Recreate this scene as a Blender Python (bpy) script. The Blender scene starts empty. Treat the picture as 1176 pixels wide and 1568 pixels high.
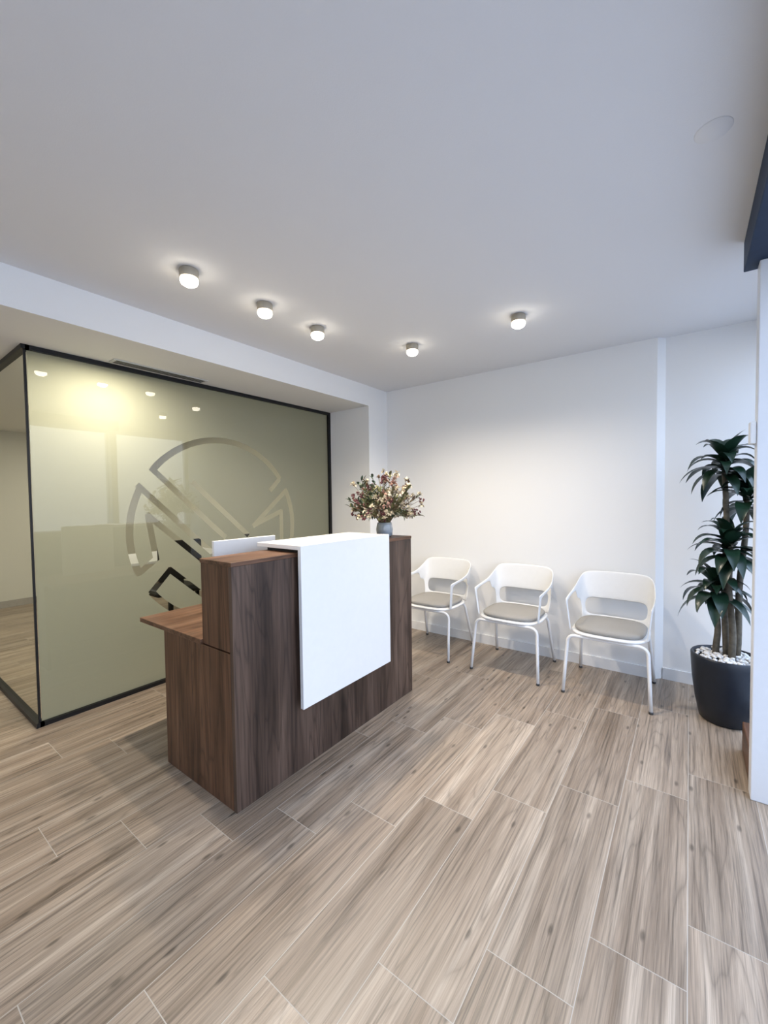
import bpy, bmesh, math, random
from mathutils import Vector, Matrix
from mathutils.geometry import delaunay_2d_cdt
random.seed(7)
scene=bpy.context.scene
COL=bpy.context.collection

# ---------------------------------------------------------------- materials
def new_mat(name):
    m=bpy.data.materials.new(name); m.use_nodes=True
    nt=m.node_tree; b=nt.nodes.get('Principled BSDF')
    return m,nt,b
def N(nt,t,**kw):
    n=nt.nodes.new(t)
    for k,v in kw.items(): setattr(n,k,v)
    return n
def plain(name,col,rough=.5,metal=0,spec=.5,noise=0,nscale=30,bump=0,bscale=200,coat=0):
    m,nt,b=new_mat(name)
    b.inputs['Base Color'].default_value=(*col,1); b.inputs['Roughness'].default_value=rough
    b.inputs['Metallic'].default_value=metal; b.inputs['Specular IOR Level'].default_value=spec
    b.inputs['Coat Weight'].default_value=coat
    tc=N(nt,'ShaderNodeTexCoord')
    if noise:
        n=N(nt,'ShaderNodeTexNoise'); n.inputs['Scale'].default_value=nscale; n.inputs['Detail'].default_value=4
        nt.links.new(tc.outputs['Object'],n.inputs['Vector'])
        r=N(nt,'ShaderNodeValToRGB')
        r.color_ramp.elements[0].position=.3; r.color_ramp.elements[1].position=.7
        r.color_ramp.elements[0].color=(*[c*(1-noise) for c in col],1)
        r.color_ramp.elements[1].color=(*[min(1,c*(1+noise)) for c in col],1)
        nt.links.new(n.outputs['Fac'],r.inputs['Fac']); nt.links.new(r.outputs['Color'],b.inputs['Base Color'])
    if bump:
        n2=N(nt,'ShaderNodeTexNoise'); n2.inputs['Scale'].default_value=bscale; n2.inputs['Detail'].default_value=3
        nt.links.new(tc.outputs['Object'],n2.inputs['Vector'])
        bp=N(nt,'ShaderNodeBump'); bp.inputs['Strength'].default_value=bump; bp.inputs['Distance'].default_value=.002
        nt.links.new(n2.outputs['Fac'],bp.inputs['Height']); nt.links.new(bp.outputs['Normal'],b.inputs['Normal'])
    return m
def emis(name,col,st):
    m,nt,b=new_mat(name)
    b.inputs['Base Color'].default_value=(*col,1)
    b.inputs['Emission Color'].default_value=(*col,1); b.inputs['Emission Strength'].default_value=st
    return m
def math_node(nt,op,a,b=None,c=None):
    n=N(nt,'ShaderNodeMath',operation=op)
    for i,v in enumerate((a,b,c)):
        if v is None: continue
        if isinstance(v,(int,float)): n.inputs[i].default_value=v
        else: nt.links.new(v,n.inputs[i])
    return n.outputs[0]
def mixc(nt,blend,fac,a,b):
    n=N(nt,'ShaderNodeMix',data_type='RGBA',blend_type=blend)
    for idx,v in ((0,fac),(6,a),(7,b)):
        if isinstance(v,(int,float)): n.inputs[idx].default_value=v
        elif isinstance(v,tuple): n.inputs[idx].default_value=(*v,1)
        else: nt.links.new(v,n.inputs[idx])
    return n.outputs[2]
def ramp(nt,fac,stops):
    r=N(nt,'ShaderNodeValToRGB'); e=r.color_ramp.elements
    while len(e)<len(stops): e.new(.5)
    for i,(p,c) in enumerate(stops):
        e[i].position=p; e[i].color=(*c,1) if isinstance(c,tuple) else (c,c,c,1)
    nt.links.new(fac,r.inputs['Fac']); return r.outputs['Color']

def wood(name,axis,dark,mid,light,seed=0,rough=.45):
    """axis: grain direction 0,1,2"""
    m,nt,b=new_mat(name)
    tc=N(nt,'ShaderNodeTexCoord')
    def mapped(s,along,loc):
        mp=N(nt,'ShaderNodeMapping'); sc=[s,s,s]; sc[axis]=along
        mp.inputs['Scale'].default_value=sc; mp.inputs['Location'].default_value=loc
        nt.links.new(tc.outputs['Object'],mp.inputs['Vector']); return mp.outputs['Vector']
    def noise(v,det,dist):
        n=N(nt,'ShaderNodeTexNoise'); n.inputs['Scale'].default_value=1.0; n.inputs['Detail'].default_value=det; n.inputs['Distortion'].default_value=dist
        nt.links.new(v,n.inputs['Vector']); return n.outputs['Fac']
    n1=noise(mapped(9.,.9,(seed,seed*2.1,seed*.7)),5,.9)
    n2=noise(mapped(90.,3.,(0,0,0)),4,0)
    n4=noise(mapped(5.5,.45,(seed*3,seed,seed*1.9)),3,.5)
    base=ramp(nt,n1,[(.28,dark),(.5,mid),(.72,light)])
    fine=ramp(nt,n2,[(.32,.55),(.5,.95),(.65,1.15)])
    c=mixc(nt,'MULTIPLY',.8,base,fine)
    vein=math_node(nt,'ABSOLUTE',math_node(nt,'SUBTRACT',math_node(nt,'FRACT',math_node(nt,'MULTIPLY',n4,14.)),.5))
    c=mixc(nt,'MULTIPLY',.8,c,ramp(nt,vein,[(0.,.55),(.14,.95),(.5,1.08)]))
    v=N(nt,'ShaderNodeTexVoronoi'); v.inputs['Scale'].default_value=1.
    nt.links.new(mapped(4.6,1.7,(seed+.3,.2,seed)),v.inputs['Vector'])
    k=ramp(nt,v.outputs['Distance'],[(.05,.18),(.14,1.)])
    c=mixc(nt,'MULTIPLY',.85,c,k)
    nt.links.new(c,b.inputs['Base Color'])
    b.inputs['Roughness'].default_value=rough; b.inputs['Specular IOR Level'].default_value=.3
    bp=N(nt,'ShaderNodeBump'); bp.inputs['Strength'].default_value=.15; bp.inputs['Distance'].default_value=.002
    nt.links.new(n2,bp.inputs['Height']); nt.links.new(bp.outputs['Normal'],b.inputs['Normal'])
    return m

def floor_mat():
    m,nt,b=new_mat('wood_look_tile')
    tc=N(nt,'ShaderNodeTexCoord'); sx=N(nt,'ShaderNodeSeparateXYZ')
    nt.links.new(tc.outputs['Object'],sx.inputs[0]); X,Y=sx.outputs[0],sx.outputs[1]
    W,L=.25,.90
    u=math_node(nt,'DIVIDE',math_node(nt,'ADD',X,.24),W)
    col=math_node(nt,'FLOOR',u); fu=math_node(nt,'FRACT',u)
    v=math_node(nt,'DIVIDE',math_node(nt,'SUBTRACT',math_node(nt,'SUBTRACT',Y,2.29),math_node(nt,'MULTIPLY',col,.225)),L)
    row=math_node(nt,'FLOOR',v); fv=math_node(nt,'FRACT',v)
    eu=math_node(nt,'MULTIPLY',math_node(nt,'MINIMUM',fu,math_node(nt,'SUBTRACT',1.,fu)),W)
    ev=math_node(nt,'MULTIPLY',math_node(nt,'MINIMUM',fv,math_node(nt,'SUBTRACT',1.,fv)),L)
    e=math_node(nt,'MINIMUM',eu,ev)
    grout=math_node(nt,'LESS_THAN',e,.0013)
    cb=N(nt,'ShaderNodeCombineXYZ'); nt.links.new(col,cb.inputs[0]); nt.links.new(row,cb.inputs[1])
    wn=N(nt,'ShaderNodeTexWhiteNoise',noise_dimensions='3D'); nt.links.new(cb.outputs[0],wn.inputs['Vector'])
    sh=N(nt,'ShaderNodeVectorMath',operation='SCALE'); nt.links.new(wn.outputs['Color'],sh.inputs[0]); sh.inputs['Scale'].default_value=37.
    ad=N(nt,'ShaderNodeVectorMath',operation='ADD'); nt.links.new(tc.outputs['Object'],ad.inputs[0]); nt.links.new(sh.outputs[0],ad.inputs[1])
    def noise(scale,detail,dist,rough=.5):
        mp=N(nt,'ShaderNodeMapping'); mp.inputs['Scale'].default_value=scale
        nt.links.new(ad.outputs[0],mp.inputs['Vector'])
        n=N(nt,'ShaderNodeTexNoise'); n.inputs['Scale'].default_value=1; n.inputs['Detail'].default_value=detail; n.inputs['Distortion'].default_value=dist
        n.inputs['Roughness'].default_value=rough
        nt.links.new(mp.outputs[0],n.inputs['Vector']); return n.outputs['Fac']
    n1=noise((14,.6,1),4,.3); n2=noise((85,1.6,1),7,.25,.65); n3=noise((300,7,1),3,0); n5=noise((7.5,.5,1),2,.15,.4)
    base=ramp(nt,n1,[(.25,(.212,.155,.108)),(.42,(.318,.247,.184)),(.58,(.402,.322,.246)),(.76,(.54,.452,.36))])
    f2=ramp(nt,n2,[(.36,.46),(.45,.87),(.60,1.10)])
    c=mixc(nt,'MULTIPLY',.85,base,f2)
    vein=math_node(nt,'ABSOLUTE',math_node(nt,'SUBTRACT',math_node(nt,'FRACT',math_node(nt,'MULTIPLY',n5,13.)),.5))
    fv_=ramp(nt,vein,[(0.,.60),(.06,.88),(.2,1.02),(.5,1.04)])
    c=mixc(nt,'MULTIPLY',.7,c,fv_)
    f3=ramp(nt,n3,[(.35,.76),(.62,1.10)])
    c=mixc(nt,'MULTIPLY',.8,c,f3)
    mp=N(nt,'ShaderNodeMapping'); mp.inputs['Scale'].default_value=(5.5,2.0,0)
    nt.links.new(ad.outputs[0],mp.inputs['Vector'])
    vo=N(nt,'ShaderNodeTexVoronoi'); vo.inputs['Scale'].default_value=1.; vo.voronoi_dimensions='2D'; nt.links.new(mp.outputs[0],vo.inputs['Vector'])
    kn=ramp(nt,vo.outputs['Distance'],[(.02,.30),(.055,1.)])
    c=mixc(nt,'MULTIPLY',.75,c,kn)
    pv=math_node(nt,'MULTIPLY_ADD',wn.outputs['Value'],.26,.80)
    c=mixc(nt,'MULTIPLY',1.,c,ramp(nt,pv,[(0,0.),(1,1.)]))
    c=mixc(nt,'MIX',grout,c,(.45,.41,.355))
    nt.links.new(c,b.inputs['Base Color'])
    ro=math_node(nt,'MULTIPLY_ADD',n2,.2,.24)
    nt.links.new(math_node(nt,'MAXIMUM',ro,math_node(nt,'MULTIPLY',grout,.8)),b.inputs['Roughness'])
    bp=N(nt,'ShaderNodeBump'); bp.inputs['Strength'].default_value=.25; bp.inputs['Distance'].default_value=.0015
    hh=math_node(nt,'SUBTRACT',n3,grout)
    nt.links.new(hh,bp.inputs['Height']); nt.links.new(bp.outputs['Normal'],b.inputs['Normal'])
    return m

def glass_mat(name,tint=(1,1,1),f0=.08):
    m=bpy.data.materials.new(name); m.use_nodes=True; nt=m.node_tree; nt.nodes.clear()
    o=N(nt,'ShaderNodeOutputMaterial'); mx=N(nt,'ShaderNodeMixShader'); t=N(nt,'ShaderNodeBsdfTransparent'); g=N(nt,'ShaderNodeBsdfGlossy')
    t.inputs['Color'].default_value=(*tint,1); g.inputs['Roughness'].default_value=0.0
    lw=N(nt,'ShaderNodeLayerWeight'); lw.inputs['Blend'].default_value=.5
    p5=math_node(nt,'POWER',lw.outputs['Facing'],5.)
    fr=math_node(nt,'MULTIPLY_ADD',p5,1-f0,f0)
    nt.links.new(fr,mx.inputs[0]); nt.links.new(t.outputs[0],mx.inputs[1]); nt.links.new(g.outputs[0],mx.inputs[2]); nt.links.new(mx.outputs[0],o.inputs['Surface'])
    return m
def film_mat():
    m=bpy.data.materials.new('frosted_film'); m.use_nodes=True; nt=m.node_tree; nt.nodes.clear()
    o=N(nt,'ShaderNodeOutputMaterial'); mx=N(nt,'ShaderNodeMixShader')
    d=N(nt,'ShaderNodeBsdfDiffuse'); t=N(nt,'ShaderNodeBsdfTranslucent')
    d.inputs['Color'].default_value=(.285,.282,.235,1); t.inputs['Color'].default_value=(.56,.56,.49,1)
    mx.inputs[0].default_value=.5
    nt.links.new(d.outputs[0],mx.inputs[1]); nt.links.new(t.outputs[0],mx.inputs[2]); nt.links.new(mx.outputs[0],o.inputs['Surface'])
    return m

M_wall=plain('wall_paint',(.83,.83,.82),.85,spec=.2,bump=.25,bscale=220)
M_ceil=plain('ceiling_paint',(.75,.75,.75),.9,spec=.15,bump=.15,bscale=260)
M_soff=plain('soffit_paint',(.72,.71,.67),.9,spec=.15,bump=.1)
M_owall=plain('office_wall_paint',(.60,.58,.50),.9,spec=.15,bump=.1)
M_base=plain('baseboard_white',(.78,.78,.78),.4,noise=.01)
M_floor=floor_mat()
M_black=plain('black_aluminium',(.010,.010,.011),.45,noise=.1,spec=.3)
M_navy=plain('shutter_navy',(.012,.028,.065),.6,noise=.08,spec=.3)
M_frame=plain('frame_white',(.75,.77,.80),.35,noise=.01)
M_glass=glass_mat('clear_glass',(.93,.96,.92),.06)
M_wglass=glass_mat('window_glass',(1,1,1),.06)
M_film=film_mat()
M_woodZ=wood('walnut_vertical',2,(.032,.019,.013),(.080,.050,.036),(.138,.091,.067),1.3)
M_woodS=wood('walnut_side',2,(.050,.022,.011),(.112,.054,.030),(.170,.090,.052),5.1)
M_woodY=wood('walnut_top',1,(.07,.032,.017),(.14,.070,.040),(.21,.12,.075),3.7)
M_white=plain('white_laminate',(.82,.82,.82),.3,noise=.01)
M_plas=plain('white_plastic',(.80,.80,.79),.35,noise=.01)
M_metalw=plain('white_powder_coat',(.78,.78,.78),.35,noise=.01)
M_cush=plain('grey_fabric',(.33,.315,.29),.9,noise=.08,nscale=300,bump=.5,bscale=600)
M_rub=plain('dark_rubber',(.05,.05,.05),.7,noise=.05)
M_pot=plain('anthracite_pot',(.010,.014,.022),.4,noise=.1,bump=.1,spec=.4)
M_peb=plain('white_pebble',(.75,.73,.70),.6,noise=.1,nscale=20)
M_cane=plain('dracaena_cane',(.10,.085,.06),.8,noise=.35,nscale=40,bump=.6,bscale=60)
M_leaf=plain('dark_green_leaf',(.009,.028,.016),.30,noise=.35,nscale=9)
M_spot=plain('spot_housing',(.36,.32,.25),.4,noise=.02)
M_led=emis('led_lens',(1,.92,.78),16)
M_led2=emis('office_led',(1,.9,.7),6)
M_grill=plain('grille_metal',(.55,.55,.52),.4,noise=.02)
M_vase=plain('grey_glass_vase',(.30,.33,.35),.12,noise=.1,nscale=25,coat=.6)

# ---------------------------------------------------------------- mesh helper
class MB:
    def __init__(s): s.bm=bmesh.new(); s.mats=[]
    def mi(s,m):
        if m not in s.mats: s.mats.append(m)
        return s.mats.index(m)
    def box(s,x0,x1,y0,y1,z0,z1,m,bev=0):
        x0,x1=sorted((x0,x1)); y0,y1=sorted((y0,y1)); z0,z1=sorted((z0,z1))
        r=bmesh.ops.create_cube(s.bm,size=1); vs=r['verts']
        for v in vs: v.co=Vector((x0+(v.co.x+.5)*(x1-x0),y0+(v.co.y+.5)*(y1-y0),z0+(v.co.z+.5)*(z1-z0)))
        fs=list({f for v in vs for f in v.link_faces})
        k=s.mi(m)
        for f in fs: f.material_index=k
        if bev:
            es=list({e for v in vs for e in v.link_edges})
            rr=bmesh.ops.bevel(s.bm,geom=es,offset=bev,segments=2,profile=.5,affect='EDGES')
            for f in rr['faces']: f.material_index=k
    def lathe(s,prof,m,c=(0,0,0),seg=32,smooth=True):
        k=s.mi(m); rings=[]
        for r,z in prof:
            if r<1e-5: rings.append([s.bm.verts.new((c[0],c[1],c[2]+z))])
            else: rings.append([s.bm.verts.new((c[0]+r*math.cos(2*math.pi*i/seg),c[1]+r*math.sin(2*math.pi*i/seg),c[2]+z)) for i in range(seg)])
        for a,b in zip(rings,rings[1:]):
            for i in range(seg):
                j=(i+1)%seg
                if len(a)==1 and len(b)==1: continue
                if len(a)==1: vs=[a[0],b[j],b[i]]
                elif len(b)==1: vs=[a[i],a[j],b[0]]
                else: vs=[a[i],a[j],b[j],b[i]]
                f=s.bm.faces.new(vs); f.material_index=k; f.smooth=smooth
    def tube(s,pts,rad,m,seg=10,cap=True):
        k=s.mi(m); pts=[Vector(p) for p in pts]; n=len(pts)
        rads=rad if isinstance(rad,(list,tuple)) else [rad]*n
        t0=(pts[1]-pts[0]).normalized(); up=Vector((0,0,1)) if abs(t0.z)<.9 else Vector((1,0,0))
        nrm=t0.cross(up).normalized(); rings=[]
        for i,p in enumerate(pts):
            t=((pts[min(i+1,n-1)]-pts[max(i-1,0)])).normalized()
            nrm=(nrm-t*nrm.dot(t)).normalized(); bn=t.cross(nrm)
            rings.append([s.bm.verts.new(p+rads[i]*(math.cos(2*math.pi*j/seg)*nrm+math.sin(2*math.pi*j/seg)*bn)) for j in range(seg)])
        for a,b in zip(rings,rings[1:]):
            for j in range(seg):
                f=s.bm.faces.new([a[j],a[(j+1)%seg],b[(j+1)%seg],b[j]]); f.material_index=k; f.smooth=True
        if cap:
            f=s.bm.faces.new(rings[0][::-1]); f.material_index=k
            f=s.bm.faces.new(rings[-1]); f.material_index=k
    def ball(s,c,r,m,sub=1,sq=(1,1,1)):
        k=s.mi(m); q=bmesh.ops.create_icosphere(s.bm,subdivisions=sub,radius=r)
        for v in q['verts']: v.co=Vector((v.co.x*sq[0]+c[0],v.co.y*sq[1]+c[1],v.co.z*sq[2]+c[2]))
        for f in {f for v in q['verts'] for f in v.link_faces}: f.material_index=k; f.smooth=True
    def blade(s,base,dirv,L,w,droop,m,seg=7,fold=.25,full=False):
        """arching leaf strip"""
        k=s.mi(m); p=Vector(base); d=Vector(dirv).normalized()
        side=d.cross(Vector((0,0,1)));
        if side.length<.05: side=Vector((1,0,0))
        side.normalize(); prev=None; st=L/seg
        for i in range(seg+1):
            t=i/seg
            if full: ww=w*max(.02,math.sin(math.pi*min(1,.12+.88*t)**.85))
            else: ww=w*(.35+.65*math.sin(math.pi*min(1,t*1.6)/2))*(1-t**3)**.8 if t<1 else .0004
            up=side.cross(d).normalized()
            row=[s.bm.verts.new(p-side*ww*.5+up*ww*fold),s.bm.verts.new(p),s.bm.verts.new(p+side*ww*.5+up*ww*fold)]
            if prev:
                for a in (0,1):
                    f=s.bm.faces.new([prev[a],prev[a+1],row[a+1],row[a]]); f.material_index=k; f.smooth=True
            prev=row
            d=(d+Vector((0,0,-droop/seg*(.4+1.2*t)))).normalized(); p=p+d*st
    def obj(s,name,parent=None,loc=(0,0,0)):
        bmesh.ops.recalc_face_normals(s.bm,faces=s.bm.faces)
        me=bpy.data.meshes.new(name); s.bm.to_mesh(me); s.bm.free()
        for m in s.mats: me.materials.append(m)
        o=bpy.data.objects.new(name,me); COL.objects.link(o); o.location=loc
        if parent: o.parent=parent
        return o
def empty(name,loc=(0,0,0)):
    o=bpy.data.objects.new(name,None); COL.objects.link(o); o.location=loc; o.empty_display_size=.1; return o
def boxo(name,x0,x1,y0,y1,z0,z1,m,parent=None,bev=0):
    b=MB(); b.box(x0,x1,y0,y1,z0,z1,m,bev); return b.obj(name,parent)
def quado(name,pts,m,parent=None):
    b=MB(); k=b.mi(m); b.bm.faces.new([b.bm.verts.new(p) for p in pts]); return b.obj(name,parent)

# ---------------------------------------------------------------- room dims
SX=-2.676; GX=-3.242; GY0=.739; RY=3.366; WY=3.686; CH=2.556; GH=2.353; WEX=-.199
XR=.50; XL=-7.3; YB=-2.3
boxo('floor',XL-.1,XR+.1,YB-.1,WY+.2,-.06,0,M_floor)
boxo('ceiling',SX,XR+.1,YB-.1,WY+.2,CH,CH+.08,M_ceil)
boxo('ceiling_bulkhead',XL-.1,SX,YB-.1,RY,GH,CH+.08,M_soff)
boxo('trim_bulkhead_face',SX,SX+.004,YB,RY,GH,CH,M_wall)
b=MB(); k=b.mi(M_wall)
pl=[(SX,WY),(WEX,WY),(WEX+.05,WY+.05),(XR+.1,WY+.05),(XR+.1,WY+.2),(SX,WY+.2)]
lo=[b.bm.verts.new((x,y,0)) for x,y in pl]; hi=[b.bm.verts.new((x,y,CH)) for x,y in pl]
for i in range(6): b.bm.faces.new([lo[i],lo[(i+1)%6],hi[(i+1)%6],hi[i]])
b.bm.faces.new(lo); b.bm.faces.new(hi); b.obj('wall_back')
boxo('wall_column',GX+.02,SX,RY,WY+.2,0,CH+.08,M_wall)
boxo('wall_office',XL-.1,GX+.02,RY,WY+.2,0,CH+.08,M_owall)
boxo('wall_left',XL-.1,XL,YB-.1,RY,0,GH,M_owall)
boxo('wall_front',XL,XR+.1,YB-.1,YB,0,CH,M_wall)
fr=empty('window_1',(0,0,0))
b=MB()
b.box(XR,XR+.06,YB,WY+.05,2.42,CH,M_frame); b.box(XR,XR+.06,YB,WY+.05,0,.06,M_frame)
for y in (YB,-.9,.6,2.5,WY-.01): b.box(XR,XR+.06,y,y+.06,.06,2.42,M_frame)
b.obj('frame',fr)
quado('pane',[(XR+.03,YB,.06),(XR+.03,WY+.05,.06),(XR+.03,WY+.05,2.42),(XR+.03,YB,2.42)],M_wglass,fr)
boxo('ground_outside',XR+.1,XR+14,-12,14,-.08,-.03,plain('pavement',(.40,.40,.41),.8,noise=.1,nscale=5))
boxo('baseboard_back',SX+.012,WEX,WY-.012,WY,0,.085,M_base)
boxo('baseboard_niche',WEX+.05,XR,WY+.038,WY+.05,0,.085,M_base)
boxo('baseboard_column',SX,SX+.012,RY,WY-.012,0,.085,M_base)
boxo('baseboard_return',GX+.03,SX,RY-.012,RY,0,.085,M_base)
boxo('baseboard_left',XL,XL+.012,GY0,RY,0,.09,plain('baseboard_dark',(.2,.17,.14),.5,noise=.1))

boxo('roller_shutter_box',.191,XR-.002,YB,2.558,2.418,CH-.001,M_navy,bev=.004)
dj=empty('door_1')
b=MB(); b.box(.238,.33,2.46,2.54,0,2.417,M_frame,.004); b.obj('jamb',dj)
b=MB(); b.box(.214,.238,2.465,2.52,1.62,1.72,M_plas,.005); b.obj('sensor',dj)
b=MB(); b.box(.245,.40,2.55,2.92,0,.16,M_woodY,.004); b.obj('threshold_box',dj)

# ---------------------------------------------------------------- glass partition
gp=empty('glass_partition',(0,0,0))
t=.028
b=MB()
b.box(GX-.02,GX+.02,GY0,RY-.001,GH-t,GH-.001,M_black); b.box(GX-.02,GX+.02,GY0,RY-.001,0.001,t,M_black)
b.box(GX-.02,GX+.02,RY-.03,RY-.001,t,GH-t,M_black)
b.box(GX-.006,GX+.006,GY0-.006,GY0+.006,t,GH-t,M_black)
b.box(XL,GX+.02,GY0-.02,GY0+.02,GH-t,GH-.001,M_black); b.box(XL,GX+.02,GY0-.02,GY0+.02,.001,t,M_black)
b.box(-5.3,-5.26,GY0-.015,GY0+.015,t,GH-t,M_black)
b.obj('frame',gp)
quado('pane_front',[(GX,GY0+.01,t),(GX,RY-.03,t),(GX,RY-.03,GH-t),(GX,GY0+.01,GH-t)],M_glass,gp)
quado('pane_side',[(XL,GY0,t),(GX-.01,GY0,t),(GX-.01,GY0,GH-t),(XL,GY0,GH-t)],M_glass,gp)
cy,cz=2.05,1.15
polys=[]; w=.044
def seg(a,b_,ww=w):
    a=Vector(a);b_=Vector(b_); d=(b_-a).normalized(); n=Vector((-d.y,d.x))*ww/2; a=a-d*ww*.3; b_=b_+d*ww*.3
    polys.append([a-n,b_-n,b_+n,a+n])
def pline(pts):
    for a,b_ in zip(pts,pts[1:]): seg(a,b_)
def arc(a0,a1,R0=.735,R1=.785,n=None):
    n=max(3,int(abs(a1-a0)/4))
    for i in range(n):
        A=math.radians(a0+(a1-a0)*i/n);B=math.radians(a0+(a1-a0)*(i+1)/n)
        polys.append([Vector((R0*math.cos(A),R0*math.sin(A))),Vector((R1*math.cos(A),R1*math.sin(A))),Vector((R1*math.cos(B),R1*math.sin(B))),Vector((R0*math.cos(B),R0*math.sin(B)))])
arc(36,140); arc(153,203); arc(-23,27); arc(215,325)
pline([(-.59,.49),(-.10,.02),(.0,-.07)]); pline([(-.27,.39),(.23,-.07)]); pline([(.60,.44),(.50,.34)])
pline([(-.69,.36),(-.10,-.22)]); pline([(-.70,-.28),(-.58,-.19),(-.63,.14),(-.22,-.24)])
pline([(.69,.34),(.30,.01),(.62,.13),(.62,-.16),(.70,-.28)])
pline([(-.62,-.44),(-.48,-.29),(-.15,-.60)]); pline([(.62,-.44),(.48,-.29),(.15,-.60)])
verts=[Vector((GY0+.012,t)),Vector((RY-.03,t)),Vector((RY-.03,GH-t)),Vector((GY0+.012,GH-t))]; faces=[[0,1,2,3]]
for p in polys:
    ar=sum(p[i].x*p[(i+1)%4].y-p[(i+1)%4].x*p[i].y for i in range(4))
    if ar<0: p=p[::-1]
    i0=len(verts)
    for q in p: verts.append(Vector((q.x+cy,q.y+cz)))
    faces.append([i0,i0+1,i0+2,i0+3])
vo,eo,fo,ov,oe,of=delaunay_2d_cdt(verts,[],faces,1,1e-5)
b=MB(); b.mi(M_film); vv=[b.bm.verts.new((GX-.006,v.x,v.y)) for v in vo]
for f,orig in zip(fo,of):
    if any(o>0 for o in orig): continue
    try: b.bm.faces.new([vv[i] for i in f])
    except ValueError: pass
b.obj('frosted_film',gp)

b=MB(); gx=-3.135
b.box(gx-.045,gx+.045,1.17,1.84,GH-.008,GH-.001,M_grill)
for i in range(3): b.box(gx-.034+i*.026,gx-.018+i*.026,1.19,1.82,GH-.0095,GH-.0075,M_black)
b.obj('air_vent_grille')
b=MB(); b.lathe([(0,-.002),(.048,-.002),(.05,-.0004),(.05,0)],M_ceil,(.05,1.72,CH)); b.obj('ceiling_access_cover')

# ---------------------------------------------------------------- spots
for i,(x,y) in enumerate([(-2.03,1.12),(-2.03,1.58),(-2.03,2.01),(-1.70,2.68),(-.89,2.67)]):
    e=empty('ceiling_spotlight',(x,y,CH))
    b=MB(); b.lathe([(0,-.001),(.043,-.001),(.045,-.004),(.045,-.042),(.040,-.044),(.038,-.039),(0,-.039)],M_spot); b.obj('housing',e)
    b=MB(); b.lathe([(.0375,-.040),(.042,-.048),(.043,-.058),(.038,-.070),(.026,-.078),(0,-.081)],M_led); b.obj('lens',e)  # lens bulges below the rim; the swollen shape stands in for glare
    l=bpy.data.lights.new('lamp','SPOT'); l.energy=66; l.color=(1,.88,.72); l.spot_size=math.radians(150); l.spot_blend=.9; l.shadow_soft_size=.034
    lo=bpy.data.objects.new('lamp',l); COL.objects.link(lo); lo.parent=e; lo.location=(0,0,-.088)

# ---------------------------------------------------------------- office interior
def office_lamp(x,y,en,c):
    e=empty('office_ceiling_lamp',(x,y,GH))
    b=MB(); b.lathe([(0,-.001),(.11,-.001),(.11,-.03),(.10,-.034),(0,-.034)],M_led2); b.obj('disc',e)
    l=bpy.data.lights.new('lamp','AREA'); l.shape='DISK'; l.size=.2; l.energy=en; l.color=c
    lo=bpy.data.objects.new('lamp',l); COL.objects.link(lo); lo.parent=e; lo.location=(0,0,-.04)
office_lamp(-3.66,1.14,24,(1,.89,.66)); office_lamp(-5.9,2.0,18,(1,.93,.80)); office_lamp(-5.6,-1.0,45,(1,.92,.76))
b=MB(); b.box(-5.6,-4.7,1.7,3.1,.71,.74,M_white,.004)
for x in (-5.55,-4.75):
    for y in (1.75,3.05): b.box(x-.02,x+.02,y-.02,y+.02,0,.71,M_black)
b.obj('office_table')
def office_chair(x,y,rot):
    e=empty('office_chair',(x,y,0)); e.rotation_euler=(0,0,rot)
    b=MB(); b.box(-.24,.24,-.23,.23,.45,.52,M_black,.03); b.box(-.22,.22,.20,.25,.60,1.0,M_black,.02)
    b.box(-.03,.03,.20,.225,.48,.65,M_black); b.tube([(0,0,.45),(0,0,.10)],.025,M_black)
    for k in range(5):
        a=k*2*math.pi/5; b.tube([(0,0,.11),(.27*math.cos(a),.27*math.sin(a),.07)],.018,M_black,8); b.ball((.27*math.cos(a),.27*math.sin(a),.031),.03,M_black,2)
    b.obj('body',e)
office_chair(-4.35,2.1,-1.57); office_chair(-4.35,2.8,-1.4)

# ---------------------------------------------------------------- reception desk
DX=-1.603; D0=1.037; D1=2.482; DB=-2.23; DH=1.125
desk=empty('reception_desk')
b=MB(); b.box(DX-.024,DX,D0+.0,D1,.001,DH-.02,M_woodZ,.001); b.obj('front_panel',desk)
b=MB(); b.box(DB,DX-.0245,D0,D0+.024,.001,.715,M_woodS,.001); b.obj('side_panel_lower',desk)
b=MB(); b.box(DB,DX-.0245,D1-.024,D1,.001,.715,M_woodS,.001); b.obj('side_panel_far',desk)
b=MB(); b.box(-1.85,DX-.0245,D0,D0+.024,.722,DH-.02,M_woodS,.001)
b.box(-1.85,DX-.0245,D1-.024,D1,.742,DH-.02,M_woodS,.001); b.box(-1.85,-1.83,D0+.025,D1-.025,.742,DH-.02,M_woodS,.001)
b.obj('upper_block',desk)
b=MB(); b.box(-1.855,DX+.003,D0-.003,D1+.003,DH-.0195,DH,M_woodY,.002); b.obj('upper_top',desk)
b=MB(); b.box(-2.49,-1.852,D0-.01,D1+.01,.717,.741,M_woodY,.002)
b.box(-1.851,DX-.03,D0+.026,D1-.026,.717,.741,M_woodY,.001); b.obj('worktop',desk)
P0,P1=1.392,2.145; PZ=1.165
b=MB(); b.box(DX+.03,DX+.052,P0,P1,.335,PZ,M_white,.0015); b.box(-1.90,DX+.0295,P0,P1,PZ-.022,PZ,M_white,.0015)
b.obj('white_front_counter',desk)
b=MB(); b.box(DX+.0005,DX+.0295,P0+.03,P1-.03,.42,PZ-.03,M_black); b.box(-1.85,DX+.02,P0+.03,P1-.03,DH+.0005,PZ-.0225,M_black); b.obj('standoff',desk)
b=MB(); b.box(-2.05,-2.03,1.215,1.62,.7415,1.18,M_white,.002); b.obj('white_inner_screen',desk)

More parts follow.
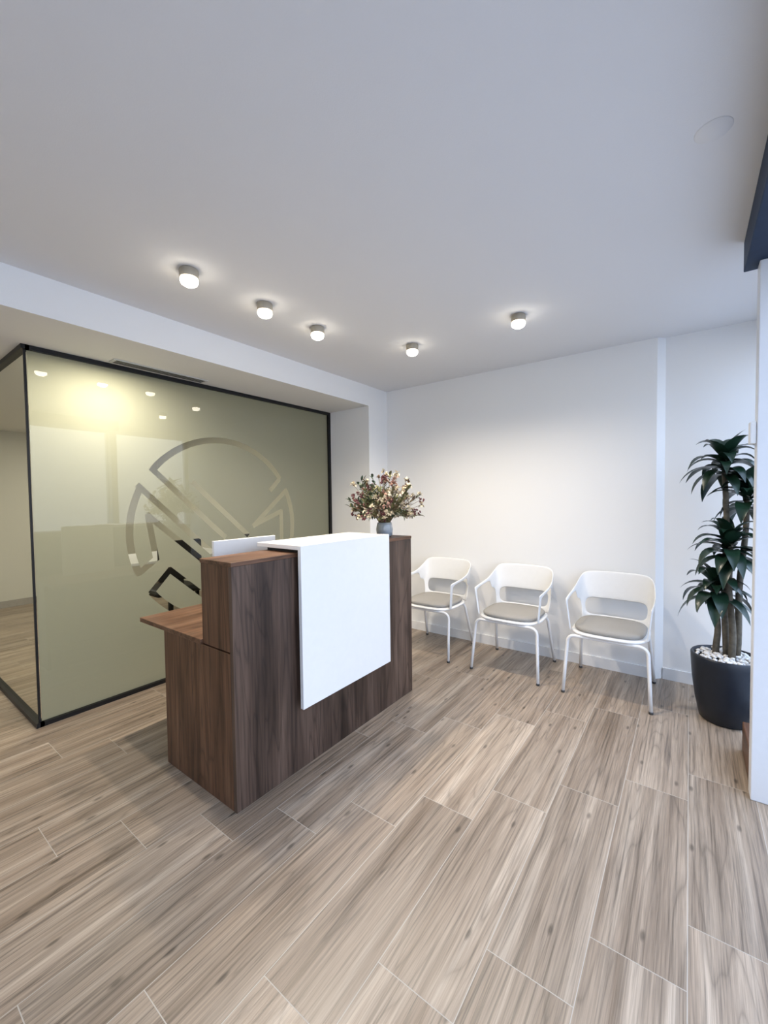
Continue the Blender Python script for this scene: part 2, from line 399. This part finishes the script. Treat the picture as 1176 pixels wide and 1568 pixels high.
# ---------------------------------------------------------------- vase with dried flowers
vc=(-1.735,2.345,DH+.0008)
fv=empty('flower_vase',vc)
b=MB(); b.lathe([(0,0),(.045,0),(.055,.012),(.060,.05),(.054,.085),(.050,.10),(.047,.10),(.050,.08),(.053,.05),(.047,.015),(0,.012)],M_vase); b.obj('vase',fv)
FM={ 'cream':plain('petal_cream',(.68,.60,.45),.8,noise=.2),'pink':plain('petal_peach',(.48,.29,.22),.8,noise=.2),'red':plain('berry_dark_red',(.09,.014,.018),.5,noise=.2),
 'olive':plain('dried_leaf_olive',(.12,.12,.045),.7,noise=.3),'brown':plain('dried_leaf_brown',(.12,.07,.04),.8,noise=.3),'green':plain('eucalyptus_green',(.045,.075,.045),.6,noise=.3),'stem':plain('dry_stem',(.16,.12,.06),.8,noise=.2)}
b=MB(); rnd=random.Random(3)
for i in range(240):
    az=rnd.uniform(0,2*math.pi); el=math.radians(90-88*rnd.random()**.75)
    L=rnd.uniform(.10,.25) if i%6 else rnd.uniform(.22,.26)
    L*=.74+.50*math.sin(el)
    d=Vector((math.cos(az)*math.cos(el),math.sin(az)*math.cos(el),math.sin(el)))
    p0=Vector((math.cos(az)*.02,math.sin(az)*.02,.07)); p1=p0+Vector((d.x*.045,d.y*.045,.07)); p2=p1+d*L*.55; p3=p1+d*L+Vector((0,0,-.01*math.cos(el)))
    b.tube([p0,p1,p2,p3],.0013,FM['stem'],5,False)
    typ=rnd.choice(['cream','pink','cream','cream','red','green','olive','olive','brown','green','olive','cream','red'])
    if typ in('cream','pink'):
        mm=FM[typ]; R=rnd.uniform(.013,.022)
        for k in range(11):
            a=rnd.uniform(0,6.28); ee=rnd.uniform(-.6,1.4)
            dd=Vector((math.cos(a)*math.cos(ee),math.sin(a)*math.cos(ee),math.sin(ee)))
            b.blade(p3,dd,R*1.6,R*1.0,.8,mm,4,.3,True)
        b.ball(p3,R*.35,FM['brown'],1)
    elif typ=='red':
        for k in range(9): b.ball(p3+Vector([rnd.uniform(-.018,.018) for _ in range(3)]),rnd.uniform(.005,.009),FM[typ],1)
    else:
        for k in range(9):
            tt=.45+.6*k/9; q=p1.lerp(p3,tt); a=rnd.uniform(0,6.28)
            dd=(d+Vector((math.cos(a),math.sin(a),rnd.uniform(-.5,.8)))*.9)
            b.blade(q,dd,rnd.uniform(.03,.05),rnd.uniform(.014,.024),.6,FM[typ],5,.2,True)
b.tube([(0,0,.1),(-.005,-.01,.28),(-.03,-.02,.42)],.002,FM['stem'],5); b.ball((-.03,-.02,.425),.01,FM['brown'],1,(1,1,1.6))
b.obj('dried_flowers',fv)

# ---------------------------------------------------------------- chairs
def build_chair(loc,rot=0):
    e=empty('waiting_chair',loc); e.rotation_euler=(0,0,rot)
    half=[(.262,-.205),(.266,-.165),(.268,-.08),(.267,.03),(.262,.12),(.250,.175),(.225,.203),(.15,.218),(.075,.225),(0,.227)]
    path=[(-x,y) for x,y in half]+[(x,y) for x,y in half[::-1][1:]]
    zt_h=[.655,.660,.668,.678,.700,.755,.797,.803,.804,.804]
    zt=zt_h+zt_h[::-1][1:]; n=len(path)
    bm=bmesh.new(); grid=[]
    for i,(x,y) in enumerate(path):
        h_=min(i,n-1-i); T=zt[i]; thick=.026 if h_<=3 else .04
        zs=[.425,.468,.585,T-thick,T]; row=[]
        for z in zs:
            f=(z-.43)
            yy=y+ (.16*f if h_>=5 else .06*f*(h_/5))
            if h_<=1: yy=y+ .10*(.655-z)
            xx=x*(1-.10*(1-min(1,max(0,f)/.25)))
            row.append(bm.verts.new((xx,yy,z)))
        grid.append(row)
    for i in range(n-1):
        h_=min(i,n-2-i)
        for r in range(4):
            if h_==0: ok=True
            elif h_<=3: ok=(r==3)
            elif h_<=5: ok=True
            else: ok=(r!=1)
            if h_==4 and r<2: ok=False
            if ok: bm.faces.new([grid[i][r],grid[i+1][r],grid[i+1][r+1],grid[i][r+1]])
    for f in bm.faces: f.smooth=True
    for v in [v for v in bm.verts if not v.link_faces]: bm.verts.remove(v)
    me=bpy.data.meshes.new('shell'); bm.to_mesh(me); bm.free(); me.materials.append(M_plas)
    o=bpy.data.objects.new('shell',me); COL.objects.link(o); o.parent=e
    md=o.modifiers.new('s','SOLIDIFY'); md.thickness=.012; md.offset=0
    md=o.modifiers.new('u','SUBSURF'); md.levels=2; md.render_levels=2
    def pad(name,w,d,z0,z1,m,r,crown=0):
        b=MB(); k=b.mi(m); S_=40; rings=[]
        prof=[(0,z0),(.6,z0),(1-r*.6,z0),(1,z0+(z1-z0)*.35),(1,z0+(z1-z0)*.65),(1-r*.6,z1-(z1-z0)*.08),(.7,z1+crown*.6),(.35,z1+crown),(0,z1+crown)]
        for s_,z in prof:
            if s_==0: rings.append([b.bm.verts.new((0,-.01,z))]); continue
            rr=[]
            for i in range(S_):
                a=2*math.pi*i/S_; c,s=math.cos(a),math.sin(a); ex=2/3.4
                rr.append(b.bm.verts.new((s_*w/2*math.copysign(abs(c)**ex,c),-.01+s_*d/2*math.copysign(abs(s)**ex,s),z)))
            rings.append(rr)
        for a,c in zip(rings,rings[1:]):
            for i in range(S_):
                j=(i+1)%S_
                vs=[a[0],c[j],c[i]] if len(a)==1 else ([a[i],a[j],c[0]] if len(c)==1 else [a[i],a[j],c[j],c[i]])
                f=b.bm.faces.new(vs); f.material_index=k; f.smooth=True
        return b.obj(name,e)
    pad('seat_pan',.485,.47,.415,.436,M_plas,.05)
    pad('cushion',.445,.43,.437,.468,M_cush,.06,.008)
    b=MB()
    def U(yb,yt,xb,xt,zt_):
        pts=[(-xb,yb,.012)]; r=.05
        pts.append((-xb+(xb-xt)*.5,yb+(yt-yb)*.5,.012+(zt_-r-.012)*.5))
        for i in range(7):
            a=i/6*math.pi/2; pts.append((-xt+r*(1-math.cos(a)),yt,zt_-r+r*math.sin(a)))
        pts2=[(-x,y,z) for x,y,z in pts[::-1]]
        b.tube(pts+pts2,.0115,M_metalw,12)
    U(-.262,-.215,.264,.245,.405); U(.262,.16,.25,.225,.405)
    b.tube([(-.15,-.215,.405),(-.15,.16,.405)],.009,M_metalw); b.tube([(.15,-.215,.405),(.15,.16,.405)],.009,M_metalw)
    for x,y in ((-.264,-.262),(.264,-.262),(-.25,.262),(.25,.262)): b.lathe([(0,.0005),(.013,.0005),(.013,.016),(0,.016)],M_rub,(x,y,0),12)
    b.obj('legs',e)
    return e
build_chair((-1.885,3.335,0)); build_chair((-1.148,3.335,0)); build_chair((-.446,3.335,0))

# ---------------------------------------------------------------- plant
pl=empty('potted_dracaena',(.19,3.26,0))
b=MB(); b.lathe([(0,0.001),(.118,0.001),(.128,.01),(.150,.12),(.166,.25),(.173,.36),(.175,.40),(.170,.408),(.160,.406),(.158,.38),(.0,.375)],M_pot,seg=48); b.obj('pot',pl)
b=MB(); rnd=random.Random(5)
for i in range(260):
    r=.148*math.sqrt(rnd.random()); a=rnd.uniform(0,6.28)
    b.ball((r*math.cos(a),r*math.sin(a),.388+rnd.uniform(0,.018)),rnd.uniform(.009,.015),M_peb,1,(1,rnd.uniform(.7,1),.7))
b.obj('pebbles',pl)
b=MB(); b2=MB()
canes=[((-.0,.01),(-.015,.02),1.63,36),((.03,-.03),(.005,-.04),1.12,36),((-.04,.03),(-.050,.0),.86,30),((.05,.04),(.09,.03),1.42,26)]
for (x0,y0),(x1,y1),h,nl in canes:
    pts=[(x0+(x1-x0)*t_+.006*math.sin(t_*9+h*5),y0+(y1-y0)*t_,.38+(h-.38)*t_) for t_ in [i/10 for i in range(11)]]
    b.tube(pts,[.019-.005*i/10 for i in range(11)],M_cane,10)
    for i in range(nl):
        f=i/nl; az=i*2.39996+rnd.uniform(-.3,.3); el=math.radians(0+66*f+rnd.uniform(-14,14))
        base=(x1,y1,h-.12+.13*f)
        L=rnd.uniform(.20,.30)*(1-.2*f)
        b2.blade(base,(math.cos(az)*math.cos(el),math.sin(az)*math.cos(el),math.sin(el)),L,rnd.uniform(.062,.085),2.6-.8*f+rnd.uniform(-.8,.8),M_leaf,10,.14,True)
b.obj('canes',pl); lv=b2.obj('leaves',pl)

# ---------------------------------------------------------------- daylight
w_=bpy.data.worlds.new('World'); scene.world=w_; w_.use_nodes=True; nt=w_.node_tree
bg=nt.nodes['Background']
tc=N(nt,'ShaderNodeTexCoord'); sp=N(nt,'ShaderNodeSeparateXYZ'); nt.links.new(tc.outputs['Generated'],sp.inputs[0])
c=ramp(nt,sp.outputs[2],[(0,(.66,.71,.78)),(.45,(.70,.90,1.28))]); nt.links.new(c,bg.inputs['Color'])
bg.inputs['Strength'].default_value=3.4
for y0,y1 in ((YB,.6),(.6,WY)):
    l=bpy.data.lights.new('window_portal','AREA'); l.shape='RECTANGLE'; l.size=2.4; l.size_y=y1-y0
    l.cycles.is_portal=True
    o=bpy.data.objects.new('window_portal',l); COL.objects.link(o)
    o.location=(XR+.08,(y0+y1)/2,1.23); o.rotation_euler=(0,math.radians(90),0)

# ---------------------------------------------------------------- camera
yaw,pitch,roll=[math.radians(a) for a in (36.546,1.977,.731)]
F=Vector((-math.sin(yaw),math.cos(yaw),0)); R=Vector((math.cos(yaw),math.sin(yaw),0)); Z=Vector((0,0,1))
fw=math.cos(pitch)*F-math.sin(pitch)*Z; up=math.cos(pitch)*Z+math.sin(pitch)*F
r2=R*math.cos(roll)-up*math.sin(roll); u2=up*math.cos(roll)+R*math.sin(roll)
cam=bpy.data.cameras.new('camera'); co=bpy.data.objects.new('camera',cam); COL.objects.link(co)
M=Matrix((r2,u2,-fw)).transposed().to_4x4(); M.translation=Vector((0,0,1.4)); co.matrix_world=M
cam.sensor_fit='VERTICAL'; cam.sensor_height=36; cam.lens=643.59/1600*36; cam.clip_start=.02
scene.camera=co
scene.view_settings.view_transform='Standard'; scene.view_settings.look='None'; scene.view_settings.exposure=0.0
